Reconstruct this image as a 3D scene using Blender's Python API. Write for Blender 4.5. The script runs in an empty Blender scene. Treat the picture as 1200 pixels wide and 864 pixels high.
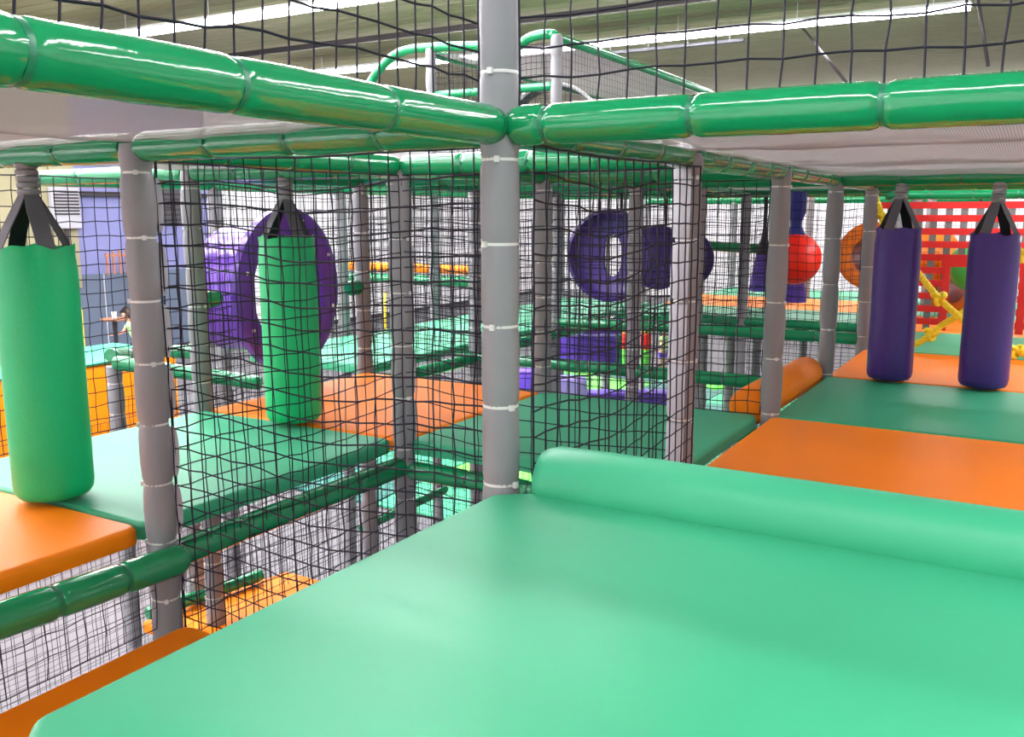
import bpy, bmesh, math, random
from mathutils import Vector, Matrix

# ------------------------------------------------------------------ camera, world, light, exposure
scene = bpy.context.scene
COL = scene.collection
S = 1.3                      # bay of the play frame along +X (grid letter a)
T = 1.2809                   # bay along +Y (grid letter b)
F_PX, YAW, PITCH, ROLL = 1068.1, 0.5276, 0.1688, 0.0016
CAM = Vector((-1.4336*S, -0.86*S, 0.7636*S))
_cy, _sy, _cp, _sp = math.cos(YAW), math.sin(YAW), math.cos(PITCH), math.sin(PITCH)
FWD = Vector((_cy*_cp, _sy*_cp, -_sp)); RGT = Vector((_sy, -_cy, 0)); UPV = RGT.cross(FWD)
_c, _s = math.cos(ROLL), math.sin(ROLL)
RX = RGT*_c + UPV*(-_s); UX = RGT*_s + UPV*_c
cam_data = bpy.data.cameras.new('camera'); cam = bpy.data.objects.new('camera', cam_data); COL.objects.link(cam)
cam_data.sensor_width = 36; cam_data.lens = F_PX/1200*36; cam_data.clip_start = .02; cam_data.clip_end = 200
m = Matrix((RX, UX, -FWD)).transposed().to_4x4(); m.translation = CAM
cam.matrix_world = m
scene.camera = cam
scene.view_settings.view_transform = 'Standard'; scene.view_settings.look = 'None'
scene.view_settings.gamma = 1; scene.view_settings.use_curve_mapping = False
scene.view_settings.exposure = 1.17
world = bpy.data.worlds.new('world'); scene.world = world; world.use_nodes = True
world.node_tree.nodes['Background'].inputs[0].default_value = (.9, .93, 1, 1)
world.node_tree.nodes['Background'].inputs[1].default_value = 0.5
TUBE_EMIT = 26.0             # radiance of the fluorescent strips

def at(x, y, a=None, b=None, z=None, d=None):
    """a measured direction, taken to its own plane of the frame grid -> world point"""
    u, v = (x-600)/F_PX, (432-y)/F_PX
    ray = FWD + RX*u + UX*v
    if d is not None: t = d
    elif a is not None: t = (a*S-CAM.x)/ray.x
    elif b is not None: t = (b*T-CAM.y)/ray.y
    else: t = (z-CAM.z)/ray.z
    return CAM + ray*t
def G(a, b, z): return Vector((a*S, b*T, z))

# ------------------------------------------------------------------ materials
def mat(name, col, rough=.5, spec=.5, bump=0, bscale=40, var=0, vscale=6, coat=0, sheen=0, metal=0, emit=None, estr=0):
    m = bpy.data.materials.new(name); m.use_nodes = True
    nt = m.node_tree; b = nt.nodes['Principled BSDF']
    b.inputs['Base Color'].default_value = (*col, 1); b.inputs['Roughness'].default_value = rough
    b.inputs['Specular IOR Level'].default_value = spec; b.inputs['Metallic'].default_value = metal
    b.inputs['Coat Weight'].default_value = coat; b.inputs['Coat Roughness'].default_value = .08
    if emit: b.inputs['Emission Color'].default_value = (*emit, 1); b.inputs['Emission Strength'].default_value = estr
    tc = nt.nodes.new('ShaderNodeTexCoord')
    if var:
        n = nt.nodes.new('ShaderNodeTexNoise'); n.inputs['Scale'].default_value = vscale; n.inputs['Detail'].default_value = 4
        nt.links.new(tc.outputs['Object'], n.inputs['Vector'])
        mx = nt.nodes.new('ShaderNodeMix'); mx.data_type = 'RGBA'
        mx.inputs[6].default_value = (*[c*(1-var) for c in col], 1); mx.inputs[7].default_value = (*[min(1, c*(1+var)) for c in col], 1)
        nt.links.new(n.outputs['Fac'], mx.inputs[0]); nt.links.new(mx.outputs[2], b.inputs['Base Color'])
    if bump:
        n2 = nt.nodes.new('ShaderNodeTexNoise'); n2.inputs['Scale'].default_value = bscale; n2.inputs['Detail'].default_value = 3
        nt.links.new(tc.outputs['Object'], n2.inputs['Vector'])
        bp = nt.nodes.new('ShaderNodeBump'); bp.inputs['Strength'].default_value = bump; bp.inputs['Distance'].default_value = .01
        nt.links.new(n2.outputs['Fac'], bp.inputs['Height']); nt.links.new(bp.outputs['Normal'], b.inputs['Normal'])
    return m
M = {}
M['mat_green'] = mat('green_mat_vinyl', (.038, .385, .195), .48, .42, .05, 25, .06, 2)
M['mat_orange'] = mat('orange_mat_vinyl', (1.0, .235, .0), .48, .25, .05, 25, .05, 2)
M['rail_green'] = mat('green_rail_vinyl', (.003, .23, .08), .13, .5, .25, 14, .08, 5, coat=.3)
M['tie_green'] = mat('green_cable_tie', (.01, .16, .08), .35)
M['grey'] = mat('grey_sleeve_vinyl', (.225, .225, .24), .5, .4, .12, 30, .05, 3)
M['flap'] = mat('grey_lacing_flap', (.40, .40, .44), .5, .4)
M['tie_white'] = mat('pale_cable_tie', (.62, .62, .60), .35)
M['net'] = mat('black_net_cord', (.012, .010, .022), .7, .3)
M['bag_green'] = mat('green_bag_vinyl', (.0, .44, .15), .42, .45, .15, 60, .06, 5)
M['bag_purple'] = mat('purple_bag_vinyl', (.05, .014, .18), .42, .45, .15, 60, .05, 5)
M['strap'] = mat('grey_strap_webbing', (.10, .10, .115), .6, .4, .3, 200)
M['strap_dark'] = mat('black_strap_webbing', (.012, .012, .016), .6, .4, .3, 200)
M['purple'] = mat('purple_plastic', (.13, .045, .40), .22, .5, 0, 1, .05, 3)
M['purple_dark'] = mat('purple_panel', (.05, .02, .19), .4, .5)
M['purple_soft'] = mat('purple_soft_vinyl', (.14, .06, .55), .45, .5)
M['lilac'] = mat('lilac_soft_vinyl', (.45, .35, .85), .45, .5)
M['teal'] = mat('teal_soft_vinyl', (.01, .15, .12), .45, .5)
M['lime'] = mat('lime_soft_vinyl', (.15, .85, .08), .45, .5)
M['red'] = mat('red_soft_vinyl', (.85, .02, .01), .35, .5)
M['red_web'] = mat('red_strap_webbing', (.68, .012, .01), .55, .4, .2, 150)
M['web_grey'] = mat('grey_web_strap', (.17, .16, .16), .6, .4, .2, 150)
M['ball'] = mat('orange_red_ball_vinyl', (1.0, .022, .006), .28, .5)
M['navy'] = mat('navy_strap_fabric', (.02, .03, .22), .5, .4)
M['orange_plastic'] = mat('orange_plastic', (.85, .19, .01), .25, .5)
M['yellow'] = mat('yellow_rope', (.88, .74, .03), .5, .4, .3, 150)
M['yellow_paint'] = mat('yellow_paint', (.9, .7, .02), .5)
M['black'] = mat('black_metal', (.02, .02, .025), .5)
M['wall_white'] = mat('white_cladding', (.86, .86, .87), .6, .3, 0, 1, .03, 1)
M['wall_blue'] = mat('violet_uplit_wall', (.20, .21, .42), .6, .3, 0, 1, .05, 1)  # violet uplight put into the wall colour
M['cladding'] = mat('cream_steel_cladding', (.33, .305, .19), .75, .1, 0, 1, .04, .6)
M['slate'] = mat('slate_blue_panel', (.11, .14, .20), .5, .4, 0, 1, .04, 1)
M['steel'] = mat('dark_steel', (.035, .028, .03), .5, .4)
M['dark_grey'] = mat('dark_grey_vinyl', (.06, .06, .07), .5)
M['fixture'] = mat('white_enamel', (.8, .8, .8), .4)
M['tube'] = mat('fluorescent_tube', (1, 1, 1), .4, emit=(1, .95, 1), estr=TUBE_EMIT)
M['skin'] = mat('skin', (.62, .33, .22), .55, .4)
M['shirt'] = mat('pale_green_cotton', (.50, .80, .38), .8, .2)
M['hair'] = mat('dark_hair', (.03, .018, .012), .5, .4)
M['shorts'] = mat('dark_cotton', (.05, .05, .09), .8, .2)
M['wood'] = mat('brown_wood', (.30, .13, .06), .4, .4, 0, 1, .2, 8)
M['paper'] = mat('white_paper', (.85, .85, .85), .6)
M['terracotta'] = mat('terracotta_wood', (.38, .16, .10), .5)

# hall floor: pale screed with soft stains
def floor_mat():
    m = mat('pale_floor_screed', (.55, .55, .56), .5, .2)
    nt = m.node_tree; b = nt.nodes['Principled BSDF']
    tc = nt.nodes.new('ShaderNodeTexCoord'); n = nt.nodes.new('ShaderNodeTexNoise'); n.inputs['Scale'].default_value = .5; n.inputs['Detail'].default_value = 5
    nt.links.new(tc.outputs['Object'], n.inputs['Vector'])
    r = nt.nodes.new('ShaderNodeValToRGB'); r.color_ramp.elements[0].color = (.09, .09, .10, 1); r.color_ramp.elements[1].color = (.16, .16, .17, 1)
    nt.links.new(n.outputs['Fac'], r.inputs[0]); nt.links.new(r.outputs[0], b.inputs['Base Color'])
    return m
M['floor'] = floor_mat()
# the upper decks: woven trampoline mesh, lets some light through
def mesh_fabric():
    m = bpy.data.materials.new('grey_woven_deck_mesh'); m.use_nodes = True; nt = m.node_tree
    b = nt.nodes['Principled BSDF']; out = nt.nodes['Material Output']
    b.inputs['Roughness'].default_value = .75
    tc = nt.nodes.new('ShaderNodeTexCoord')
    w = nt.nodes.new('ShaderNodeTexWave'); w.bands_direction = 'X'; w.inputs['Scale'].default_value = 42
    w2 = nt.nodes.new('ShaderNodeTexWave'); w2.bands_direction = 'Y'; w2.inputs['Scale'].default_value = 42
    for x in (w, w2):
        x.inputs['Distortion'].default_value = .6; x.inputs['Detail Scale'].default_value = .4; nt.links.new(tc.outputs['Object'], x.inputs['Vector'])
    mul = nt.nodes.new('ShaderNodeMath'); mul.operation = 'MULTIPLY'
    nt.links.new(w.outputs['Fac'], mul.inputs[0]); nt.links.new(w2.outputs['Fac'], mul.inputs[1])
    r = nt.nodes.new('ShaderNodeValToRGB'); r.color_ramp.elements[0].color = (.17, .16, .165, 1); r.color_ramp.elements[1].color = (.40, .37, .365, 1)
    r.color_ramp.elements[1].position = .6
    nt.links.new(mul.outputs[0], r.inputs[0]); nt.links.new(r.outputs[0], b.inputs['Base Color'])
    tr = nt.nodes.new('ShaderNodeBsdfTranslucent'); nt.links.new(r.outputs[0], tr.inputs[0])
    mx = nt.nodes.new('ShaderNodeMixShader'); mx.inputs[0].default_value = .45
    nt.links.new(b.outputs[0], mx.inputs[1]); nt.links.new(tr.outputs[0], mx.inputs[2])
    tp = nt.nodes.new('ShaderNodeBsdfTransparent'); mx2 = nt.nodes.new('ShaderNodeMixShader'); mx2.inputs[0].default_value = .3
    nt.links.new(mx.outputs[0], mx2.inputs[1]); nt.links.new(tp.outputs[0], mx2.inputs[2]); nt.links.new(mx2.outputs[0], out.inputs[0])
    return m
M['deck'] = mesh_fabric()

# ------------------------------------------------------------------ helpers
def obj(name, me, m, parent=None, loc=None, rot=None, scale=None, label=None):
    if isinstance(m, str): m = M[m]
    if m and not me.materials: me.materials.append(m)
    o = bpy.data.objects.new(name, me); COL.objects.link(o)
    if parent: o.parent = parent
    if loc is not None: o.location = loc
    if rot is not None:
        o.rotation_mode = 'QUATERNION'; o.rotation_quaternion = rot
    if scale is not None: o.scale = scale
    if label: o['label'] = label
    return o
def tag(o, label, cat, group=None):
    o['label'] = label; o['category'] = cat
    if group: o['group'] = group
    return o
def thing(name, label, cat, loc=(0, 0, 0), rotz=0, group=None):
    o = bpy.data.objects.new(name, None); COL.objects.link(o); o.location = loc; o.rotation_euler = (0, 0, rotz); o.empty_display_size = .05
    return tag(o, label, cat, group)
def struct(name, me, m):
    o = obj(name, me, m); o['kind'] = 'structure'; return o
def mesh(name, v, f, smooth=True, sharp=None):
    me = bpy.data.meshes.new(name); me.from_pydata([tuple(p) for p in v], [], f)
    bm = bmesh.new(); bm.from_mesh(me); bmesh.ops.recalc_face_normals(bm, faces=bm.faces); bm.to_mesh(me); bm.free()
    if smooth: me.polygons.foreach_set('use_smooth', [True]*len(me.polygons))
    if sharp: me.set_sharp_from_angle(angle=math.radians(sharp))
    return me
def box(x0, x1, y0, y1, z0, z1, bev=0, seg=2):
    bm = bmesh.new(); bmesh.ops.create_cube(bm, size=1)
    for v in bm.verts: v.co = Vector(((x0+x1)/2+v.co.x*(x1-x0), (y0+y1)/2+v.co.y*(y1-y0), (z0+z1)/2+v.co.z*(z1-z0)))
    if bev: bmesh.ops.bevel(bm, geom=bm.edges[:], offset=bev, segments=seg, affect='EDGES', profile=.5)
    me = bpy.data.meshes.new('box'); bm.to_mesh(me); bm.free()
    if bev:
        me.polygons.foreach_set('use_smooth', [True]*len(me.polygons)); me.set_sharp_from_angle(angle=math.radians(40))
    return me
def lathe(prof, n=24, fn=None, closed=False):
    """prof: list of (r, z). fn(ang, r, z) -> r"""
    v, f = [], []
    for r, z in prof:
        for k in range(n):
            a = 2*math.pi*k/n; rr = fn(a, r, z) if fn else r
            v.append((rr*math.cos(a), rr*math.sin(a), z))
    for i in range(len(prof)-1 + (1 if closed else 0)):
        j = (i+1) % len(prof)
        for k in range(n):
            q = (k+1) % n; f.append((i*n+k, i*n+q, j*n+q, j*n+k))
    return v, f
def tube_path(pts, r, n=10, caps=True):
    pts = [Vector(p) for p in pts]; v, f = [], []
    up = Vector((0, 0, 1)); prev = None
    for i, p in enumerate(pts):
        t = (pts[min(i+1, len(pts)-1)]-pts[max(i-1, 0)]).normalized()
        if prev is None:
            x = t.cross(up if abs(t.z) < .95 else Vector((1, 0, 0))).normalized()
        else:
            x = (prev - t*prev.dot(t)).normalized()
        prev = x; y = t.cross(x); rr = r[i] if isinstance(r, (list, tuple)) else r
        for k in range(n):
            a = 2*math.pi*k/n; v.append(p + x*rr*math.cos(a) + y*rr*math.sin(a))
    for i in range(len(pts)-1):
        for k in range(n):
            q = (k+1) % n; f.append((i*n+k, i*n+q, (i+1)*n+q, (i+1)*n+k))
    if caps:
        f.append(tuple(range(n))); f.append(tuple(range((len(pts)-1)*n, len(pts)*n)))
    return v, f
def join(parts):
    V, Fc = [], []
    for v, f in parts:
        o = len(V); V += list(v); Fc += [tuple(i+o for i in q) for q in f]
    return V, Fc
def smooth_path(pts, n=6):
    pts = [Vector(p) for p in pts]; out = []
    for i in range(len(pts)-1):
        p0, p1, p2, p3 = pts[max(i-1, 0)], pts[i], pts[i+1], pts[min(i+2, len(pts)-1)]
        for k in range(n):
            t = k/n; out.append(.5*((2*p1)+(p2-p0)*t+(2*p0-5*p1+4*p2-p3)*t*t+(3*p1-p0-3*p2+p3)*t**3))
    out.append(pts[-1]); return out
ZAX = Vector((0, 0, 1))

# ------------------------------------------------------------------ the hall
FLOOR = -2.4; CEIL = 4.98
X0, X1, Y0, Y1 = -7.0, 34.0, -12.0, 17.9
struct('floor', box(X0, X1, Y0, Y1, FLOOR-.1, FLOOR), 'floor')
# corrugated roof sheet: trapezoid ribs running along Y
def corrugated(x0, x1, y0, y1, z, pitch=.36, h=.04):
    v, f = [], []; x = x0; prof = []
    while x < x1:
        prof += [(x, 0), (x+pitch*.86, 0), (x+pitch*.89, h), (x+pitch*.97, h)]; x += pitch
    for px, dz in prof:
        for y in (y0, y1):
            v.append((px, y, z+dz))
    for i in range(len(prof)-1): f.append((2*i, 2*i+1, 2*i+3, 2*i+2))
    me = mesh('roof_sheet', v, f, False); return me
struct('ceiling', corrugated(X0, X1, Y0, Y1, CEIL), 'cladding')
struct('wall_far', box(X1, X1+.15, Y0, Y1, FLOOR, CEIL+.1), 'wall_white')
struct('wall_near', box(X0-.15, X0, Y0, Y1, FLOOR, CEIL+.1), 'wall_white')
struct('wall_right', box(X0, X1, Y0-.15, Y0, FLOOR, CEIL+.1), 'wall_white')
wl = struct('wall_left', box(X0, X1, Y1, Y1+.15, FLOOR, CEIL+.1), 'wall_white')
# slate wall panels along the left wall, one by one, with dark joints between them
pt = at(100, 322, b=Y1/T-.05).z
_x = 6.2; k = 0
xe = at(246, 300, b=Y1/T).x
obj('uplit_panel', box(at(92, 250, b=Y1/T-.1).x, xe, Y1-.03, Y1-.003, pt, CEIL-.02), 'wall_blue', wl)  # violet area paints the uplight on the left wall
while _x < xe-1:
    obj('wall_panel', box(_x+.02, _x+1.36, Y1-.06, Y1-.004, FLOOR+.12, pt, .01, 1), 'slate', wl); _x += 1.40; k += 1
wc_x = at(92, 250, b=Y1/T-.1).x
for k in range(11):
    xa = wc_x-(k+1)*.62
    if xa < X0: break
    obj('cladding_board', box(xa+.01, xa+.60, Y1-.10, Y1-.004, pt-.3, CEIL-.02, .01, 1), 'cladding', wl)
obj('skirting', box(X0+.1, X1-.1, Y1-.08, Y1-.003, FLOOR+.001, FLOOR+.11), 'steel', wl)
# steel roof members
for i, (a_, z_, h_) in enumerate(((11.55, 4.85, .10),)):
    o = obj('roof_purlin', box(a_*S-.03 if False else a_*1.3-.035, a_*1.3+.035, Y0+.01, Y1-.01, z_-.06, z_+.06), 'steel')
    tag(o, ['dark steel roof member crossing above the left lights'][i], 'beam')
# fluorescent strip rows: housings with glowing diffusers; some unseen rows are added fill
def strip(xc, y0, y1, z, label, w=.20):
    r = thing('fluorescent_light', label, 'ceiling light', (xc, y0, z), 0, 'fluorescent strips under the roof')
    L = y1-y0
    obj('diffuser', box(-w/2, w/2, 0, L, -.08, .0, .01, 2), 'tube', r)
    obj('housing', box(-w/2-.10, w/2+.10, -.02, L+.02, .001, .05), 'fixture', r)
    y = .6
    while y < L:
        v, f = tube_path([(0, y, .06), (0, y, CEIL-z-.01)], .008, 6); obj('hanger', mesh('hanger', v, f), 'fixture', r); y += 2.4
p = at(1137, 5, z=4.6); q = at(640, 56, z=4.6)
strip(16.8, p.y, 16.6, 4.6, 'long fluorescent strip crossing the upper right of the view')
strip(10.95, 5.2, 16.6, 4.6, 'fluorescent strip at the upper left above the green rail')
strip(4.9, 3.0, 16.6, 4.6, 'fluorescent strip above the frame, out of view')
strip(-2.9, -6.0, 1.6, 4.6, 'added fill strip behind the viewpoint')  # added lamp, brightens the foreground mat and post fronts
strip(4.9, -8.5, -2.4, 4.6, 'added fill strip over the right side of the frame, out of view')  # added lamp, lifts the mats under the right decks
strip(7.9, -8.5, -2.4, 4.6, 'second added fill strip over the right side of the frame, out of view')  # another added lamp for the right mats
strip(1.9, -8.5, -2.4, 4.6, 'added fill strip high to the right of the viewpoint')  # third added lamp on the right side
strip(.35, 3.0, 16.6, 4.6, 'added fill strip over the left aisle, out of view')  # fill row added between the regular rows for the left mats
strip(3.4, 3.0, 16.6, 4.6, 'second added fill strip over the left aisle, out of view')  # extra fill row, added to brighten the left side
strip(6.4, 3.0, 12.6, 4.6, 'third added fill strip over the left aisle, out of view')  # last of the fill rows added at half spacing
strip(-1.2, 3.0, 16.6, 4.6, 'fluorescent strip directly over the viewpoint')
strip(1.9, 2.6, 16.6, 4.6, 'added fill strip high above the left mats, out of view')  # added row, makes the left mats brighter
strip(7.9, 2.6, 12.6, 4.6, 'added fill strip above the purple ring, out of view')  # added row, more light from the left
strip(-4.2, 2.6, 16.6, 4.6, 'added fill strip behind the viewpoint on the left')  # unseen row added to strengthen light from the left
strip(10.95, -7.5, 1.8, 4.6, 'fluorescent strip at right deep over the frame')
strip(30.5, -9.5, 16.0, 4.6, 'added hidden fill strip nearest the far wall')  # added out of sight to light the far wall
# hanging cable tray near the right strip and a slanting stay
ct0, ct1 = at(872, 47, a=17.6/S), at(715, 60, a=17.6/S)
r_ = thing('cable_tray', 'thin grey cable tray slung just behind the long right light', 'tray', (17.6, ct0.y, ct0.z))
obj('tray', box(-.07, .07, 0, ct1.y-ct0.y, -.03, .03), 'strap', r_)
for k in range(4): obj('hanger', box(-.01, .01, .3+k*.9, .32+k*.9, .031, CEIL-ct0.z-.005), 'grey', r_)
for i, (q0, q1) in enumerate((((1148, 0), (1158, 78)), ((938, 30), (992, 97)))):
    a0, a1 = at(*q0, z=4.97) if i else at(1144, -14, a=11.0), at(*q1, a=11.0)
    v, f = tube_path([a0, a1], .028, 6); o = obj('steel_stay', mesh('stay', v, f), 'steel')
    tag(o, ['thin dark steel stay hanging down at the upper right corner', 'thin dark stay slanting down below the long right light'][i], 'rod')

# ------------------------------------------------------------------ padded posts and rails
PR = .0455
_pm = {}
def post_mesh(z0, z1, seed, bulge=.0035, TIE=.194):
    key = (round(z0, 2), round(z1, 2), seed, TIE)
    if key in _pm: return _pm[key]
    rnd = random.Random(seed); zs = []
    z = TIE0
    while z > z0: z -= TIE
    prof = []
    while z < z1+TIE:
        k_ = rnd.uniform(-.0015, .003) if seed else 0
        for t in (.04, .10, .30, .55, .80, .92, .97):
            zz = z+t*TIE
            if z0 <= zz <= z1:
                e = min(t, 1-t); r = PR-.0042*math.exp(-(e/.05)**2) + bulge*math.sin(math.pi*t)*(1 if seed else .3)+k_*math.sin(math.pi*t)**.5
                prof.append((r, zz))
        z += TIE
    ph = rnd.random()*6
    def fn(a, r, z):
        return r*(1+.012*math.sin(2*a+ph+z*3)+.008*math.sin(5*a+z*23+ph))
    v, f = lathe([(.001, z0), (PR*.97, z0)]+prof+[(PR*.95, z1), (.001, z1)], 22, fn)
    me = mesh('post_sleeve', v, f, True, 60); _pm[key] = me; return me
TIE = .194; TIE0 = 1.115
_tm = {}
def tie_mesh(r, w=.007):
    k = (round(r, 4), w)
    if k not in _tm:
        v, f = lathe([(r-.004, -w/2), (r+.0012, -w/2), (r+.0018, 0), (r+.0012, w/2), (r-.004, w/2)], 20)
        hv = [(r+.0*0-.001, -.006, -.007), (r+.009, -.006, -.007), (r+.009, .006, -.007), (r-.001, .006, -.007), (r-.001, -.006, .007), (r+.009, -.006, .007), (r+.009, .006, .007), (r-.001, .006, .007)]
        hf = [(0, 1, 2, 3), (4, 5, 6, 7), (0, 1, 5, 4), (1, 2, 6, 5), (2, 3, 7, 6), (3, 0, 4, 7)]
        _tm[k] = mesh('cable_tie', *join([(v, f), (hv, hf)]), True, 50)
    return _tm[k]
FAR_POST = 'grey padded post of the frame behind the nearer posts, seen through netting'
def post(a, b, z0, z1, label=None, ties=None, seed=0, group=None, xy=None, tie=.194):
    x, y = xy if xy else (a*S, b*T)
    r = thing('padded_post', label or FAR_POST, 'post', (x, y, z0), 0, group or (None if label else 'distant grey posts'))
    TIE = tie
    obj('foam_sleeve', post_mesh(z0, z1, seed, TIE=tie), 'grey', r, (0, 0, -z0))
    if ties:
        rr = random.Random(int(a*17+b*31)); z = TIE0
        while z > z0+.03: z -= TIE
        while z < z1:
            if ties[0] < z < ties[1]:
                obj('cable_tie', tie_mesh(PR-.003), 'tie_white', r, (0, 0, z-z0), Matrix.Rotation(rr.uniform(2, 5), 3, 'Z').to_quaternion())
            z += TIE
    return r
_sm = {}
def sleeve_mesh(L, R, seed, pinch):
    key = (round(L, 3), R, seed, pinch)
    if key in _sm: return _sm[key]
    rnd = random.Random(seed); ph = [rnd.random()*6 for _ in range(6)]
    ts = [0, .012, .03, .055, .10, .2, .35, .5, .65, .8, .90, .945, .97, .988, 1]
    prof = [(.001, .001), (R*.5, 0)]
    for t in ts:
        e = min(t, 1-t)*L/.33
        prof.append((R*(1-pinch*math.exp(-(e/.03)**2))*(1+.02*math.sin(math.pi*t)), t*L))
    prof += [(R*.5, L), (.001, L-.001)]
    def fn(a, r, z):
        e = min(z, L-z); w = math.exp(-(e/.02)**2)
        return r*(1+w*.05*math.sin(7*a+ph[0])*math.sin(3*a+ph[1])+.008*math.sin(2*a+ph[2]+z*8)+.006*math.sin(z*40+a+ph[3]))
    v, f = lathe(prof, 24, fn); me = mesh('rail_sleeve', v, f, True, 70); _sm[key] = me; return me
RR = .0445
def rail(p0, p1, label=None, n=4, R=RR, ties=True, group=None, pinch=.14, cat='rail', trim=.035, seed0=0, mat_='rail_green', joints=None):
    p0, p1 = Vector(p0), Vector(p1); d = p1-p0; L = d.length; q = d.to_track_quat('Z', 'Y'); dn = d/L
    r = thing('padded_rail', label or 'green padded rail of the frame behind the nearer rails, seen through netting', cat, p0, 0, group or (None if label else 'distant green rails'))
    js = [trim]+[j_ for j_ in joints]+[L-trim] if joints else [trim+k*(L-2*trim)/n for k in range(n+1)]
    for k in range(len(js)-1):
        obj('foam_sleeve', sleeve_mesh(js[k+1]-js[k], R, (k+seed0) % 3, pinch), mat_, r, dn*js[k], q)
        if ties and k:
            obj('cable_tie', tie_mesh(R*(1-pinch*.8), .011), 'tie_green', r, dn*js[k], q)
    return r

ZR = 1.19      # upper rails
ZM = -.115     # rails under the mats
N = [  # near posts: a, b, z0, z1, label, tie range, seed
 (0, 0, -.9, 3.0, 'grey padded post in the middle of the picture rising past the upper rail corner', (.2, 1.5), 0),
 (0, 1, -.9, 1.2, 'leaning grey padded post at left between the green bag and the netted shaft', (-.9, 1.2), 1),
 (1, 1, -2.4, 1.2, 'grey padded post behind the netting where orange and green mats meet', (-1.2, 1.2), 2),
 (1, 0, -.9, 1.2, 'grey padded post half behind netting just right of the picture centre', (-.1, 1.2), 3),
 (2, 0, -.9, 1.2, 'grey padded post at the corner of the right orange mat', (-.1, 1.2), 2),
 (3, 0, -2.4, 1.2, 'grey padded post behind the orange roll, second back on the right row', (-.1, 1.2), 1),
 (4, 0, -2.4, 1.2, 'grey padded post just left of the nearer purple bag', (-.1, 1.2), 2),
 (1, 2, -2.4, 1.2, 'grey padded post just left of the purple tunnel ring', (-1.2, 1.2), 1),
 (2, 2, -2.4, 1.2, 'grey padded post just right of the purple tunnel ring', (-.5, 1.2), 2),
 (2, 1, -2.4, 1.2, 'grey padded post seen through netting just right of the middle post', (-.5, 1.2), 3),
 (3, 1, -2.4, 1.2, 'grey padded post in front of the dark purple disc panel', (-.5, 1.2), 1),
 (3, 2, -2.4, 1.2, 'grey padded post seen through netting just left of the middle post', (-.5, 1.2), 2),
]
POST = {}
for a, b, z0, z1, lab, ti, sd in N: POST[(a, b)] = post(a, b, z0, z1, lab, ti, sd, tie={(2, 0): .275, (3, 0): .275, (4, 0): .255, (1, 1): .23, (1, 0): .218, (2, 2): .24, (3, 1): .26}.get((a, b), .194))
ORD = {0: 'first', 1: 'second', 2: 'third', 3: 'fourth', 4: 'fifth', 5: 'sixth', 6: 'seventh', 7: 'eighth', 8: 'ninth'}
def PLAB(a, b):
    return 'grey post behind netting, %s row back from the middle post, %s' % (ORD[a], ('in line with it', 'one bay to its left', 'two bays to its left', 'three bays to its left', 'four bays to its left')[b])
for (a, b) in ((4, 1), (4, 2), (4, 3), (5, 0), (5, 1), (5, 3), (2, 3), (3, 3), (6, 1), (6, 3), (6, 0), (7, 1), (7, 2), (7, 0), (7, 3), (8, 2), (8, 1), (8, 3)):
    top = 2.46 if (a, b) in ((4, 2), (4, 3)) else 1.2
    post(a, b, FLOOR, top, PLAB(a, b) if (a, b) not in ((4, 2), (4, 3), (2, 3)) else {(4, 2): 'tall grey post carrying the right hump of the green arch', (4, 3): 'tall grey post carrying the left end of the green arch', (2, 3): 'grey padded post behind the purple tunnel, left of its ring'}.get((a, b)), None, (a+b) % 4)
post(2, -1, -.9, 1.2, 'grey padded post beyond the right edge of the orange mat', None, 1)
pe = at(128, 424, b=3)
post(0, 0, FLOOR, pe.z-.03, 'short grey padded post under the green corner rail at far left', (-1.2, 1.2), 1, xy=(pe.x+.03, pe.y))
pq = at(275, 690, b=2.0)
post(0, 0, FLOOR, ZM-.05, 'grey padded post standing in front of the sunken orange mat', (-1.9, -.2), 2, xy=(pq.x, pq.y+.3))
for i, (px, a_) in enumerate(((824, 6.2), (856, 6.2), (886, 6.2))):
    w = at(px, 420, a=a_); post(0, 0, FLOOR, ZM-.05, ['left', 'middle', 'right'][i]+' one of three dark lower posts below the far green rails', None, 1, xy=(w.x, w.y))
# lacing flaps beside the posts that carry nets
def flap(pst, z0, z1, ang, w=.028, base=0, TIE=.194):
    c, s = math.cos(ang), math.sin(ang); z = TIE0
    while z > z0+TIE: z -= TIE
    while z < z1:
        za, zb = max(z0, z+.014), min(z1, z+TIE-.014)
        if zb-za > .05:
            v = []; n = 8
            for i in range(n+1):
                t = i/n; zz = za+(zb-za)*t; ww = w*(.55+.45*math.sin(math.pi*min(1, max(0, t)))**.5)
                for th in (-.0035, .0035):
                    for rr in (PR-.010, PR+ww):
                        v.append((c*rr-s*th, s*rr+c*th, zz-base))
            f = []
            for i in range(n):
                o = 4*i; f += [(o, o+1, o+5, o+4), (o+2, o+3, o+7, o+6), (o+1, o+3, o+7, o+5)]
            f += [(0, 1, 3, 2), (4*n, 4*n+1, 4*n+3, 4*n+2)]
            obj('lacing_flap', mesh('flap', v, f, True, 40), 'flap', pst)
        z += TIE
flap(POST[(0, 1)], -.32, 1.13, math.radians(-35), .024, -.9)
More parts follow.
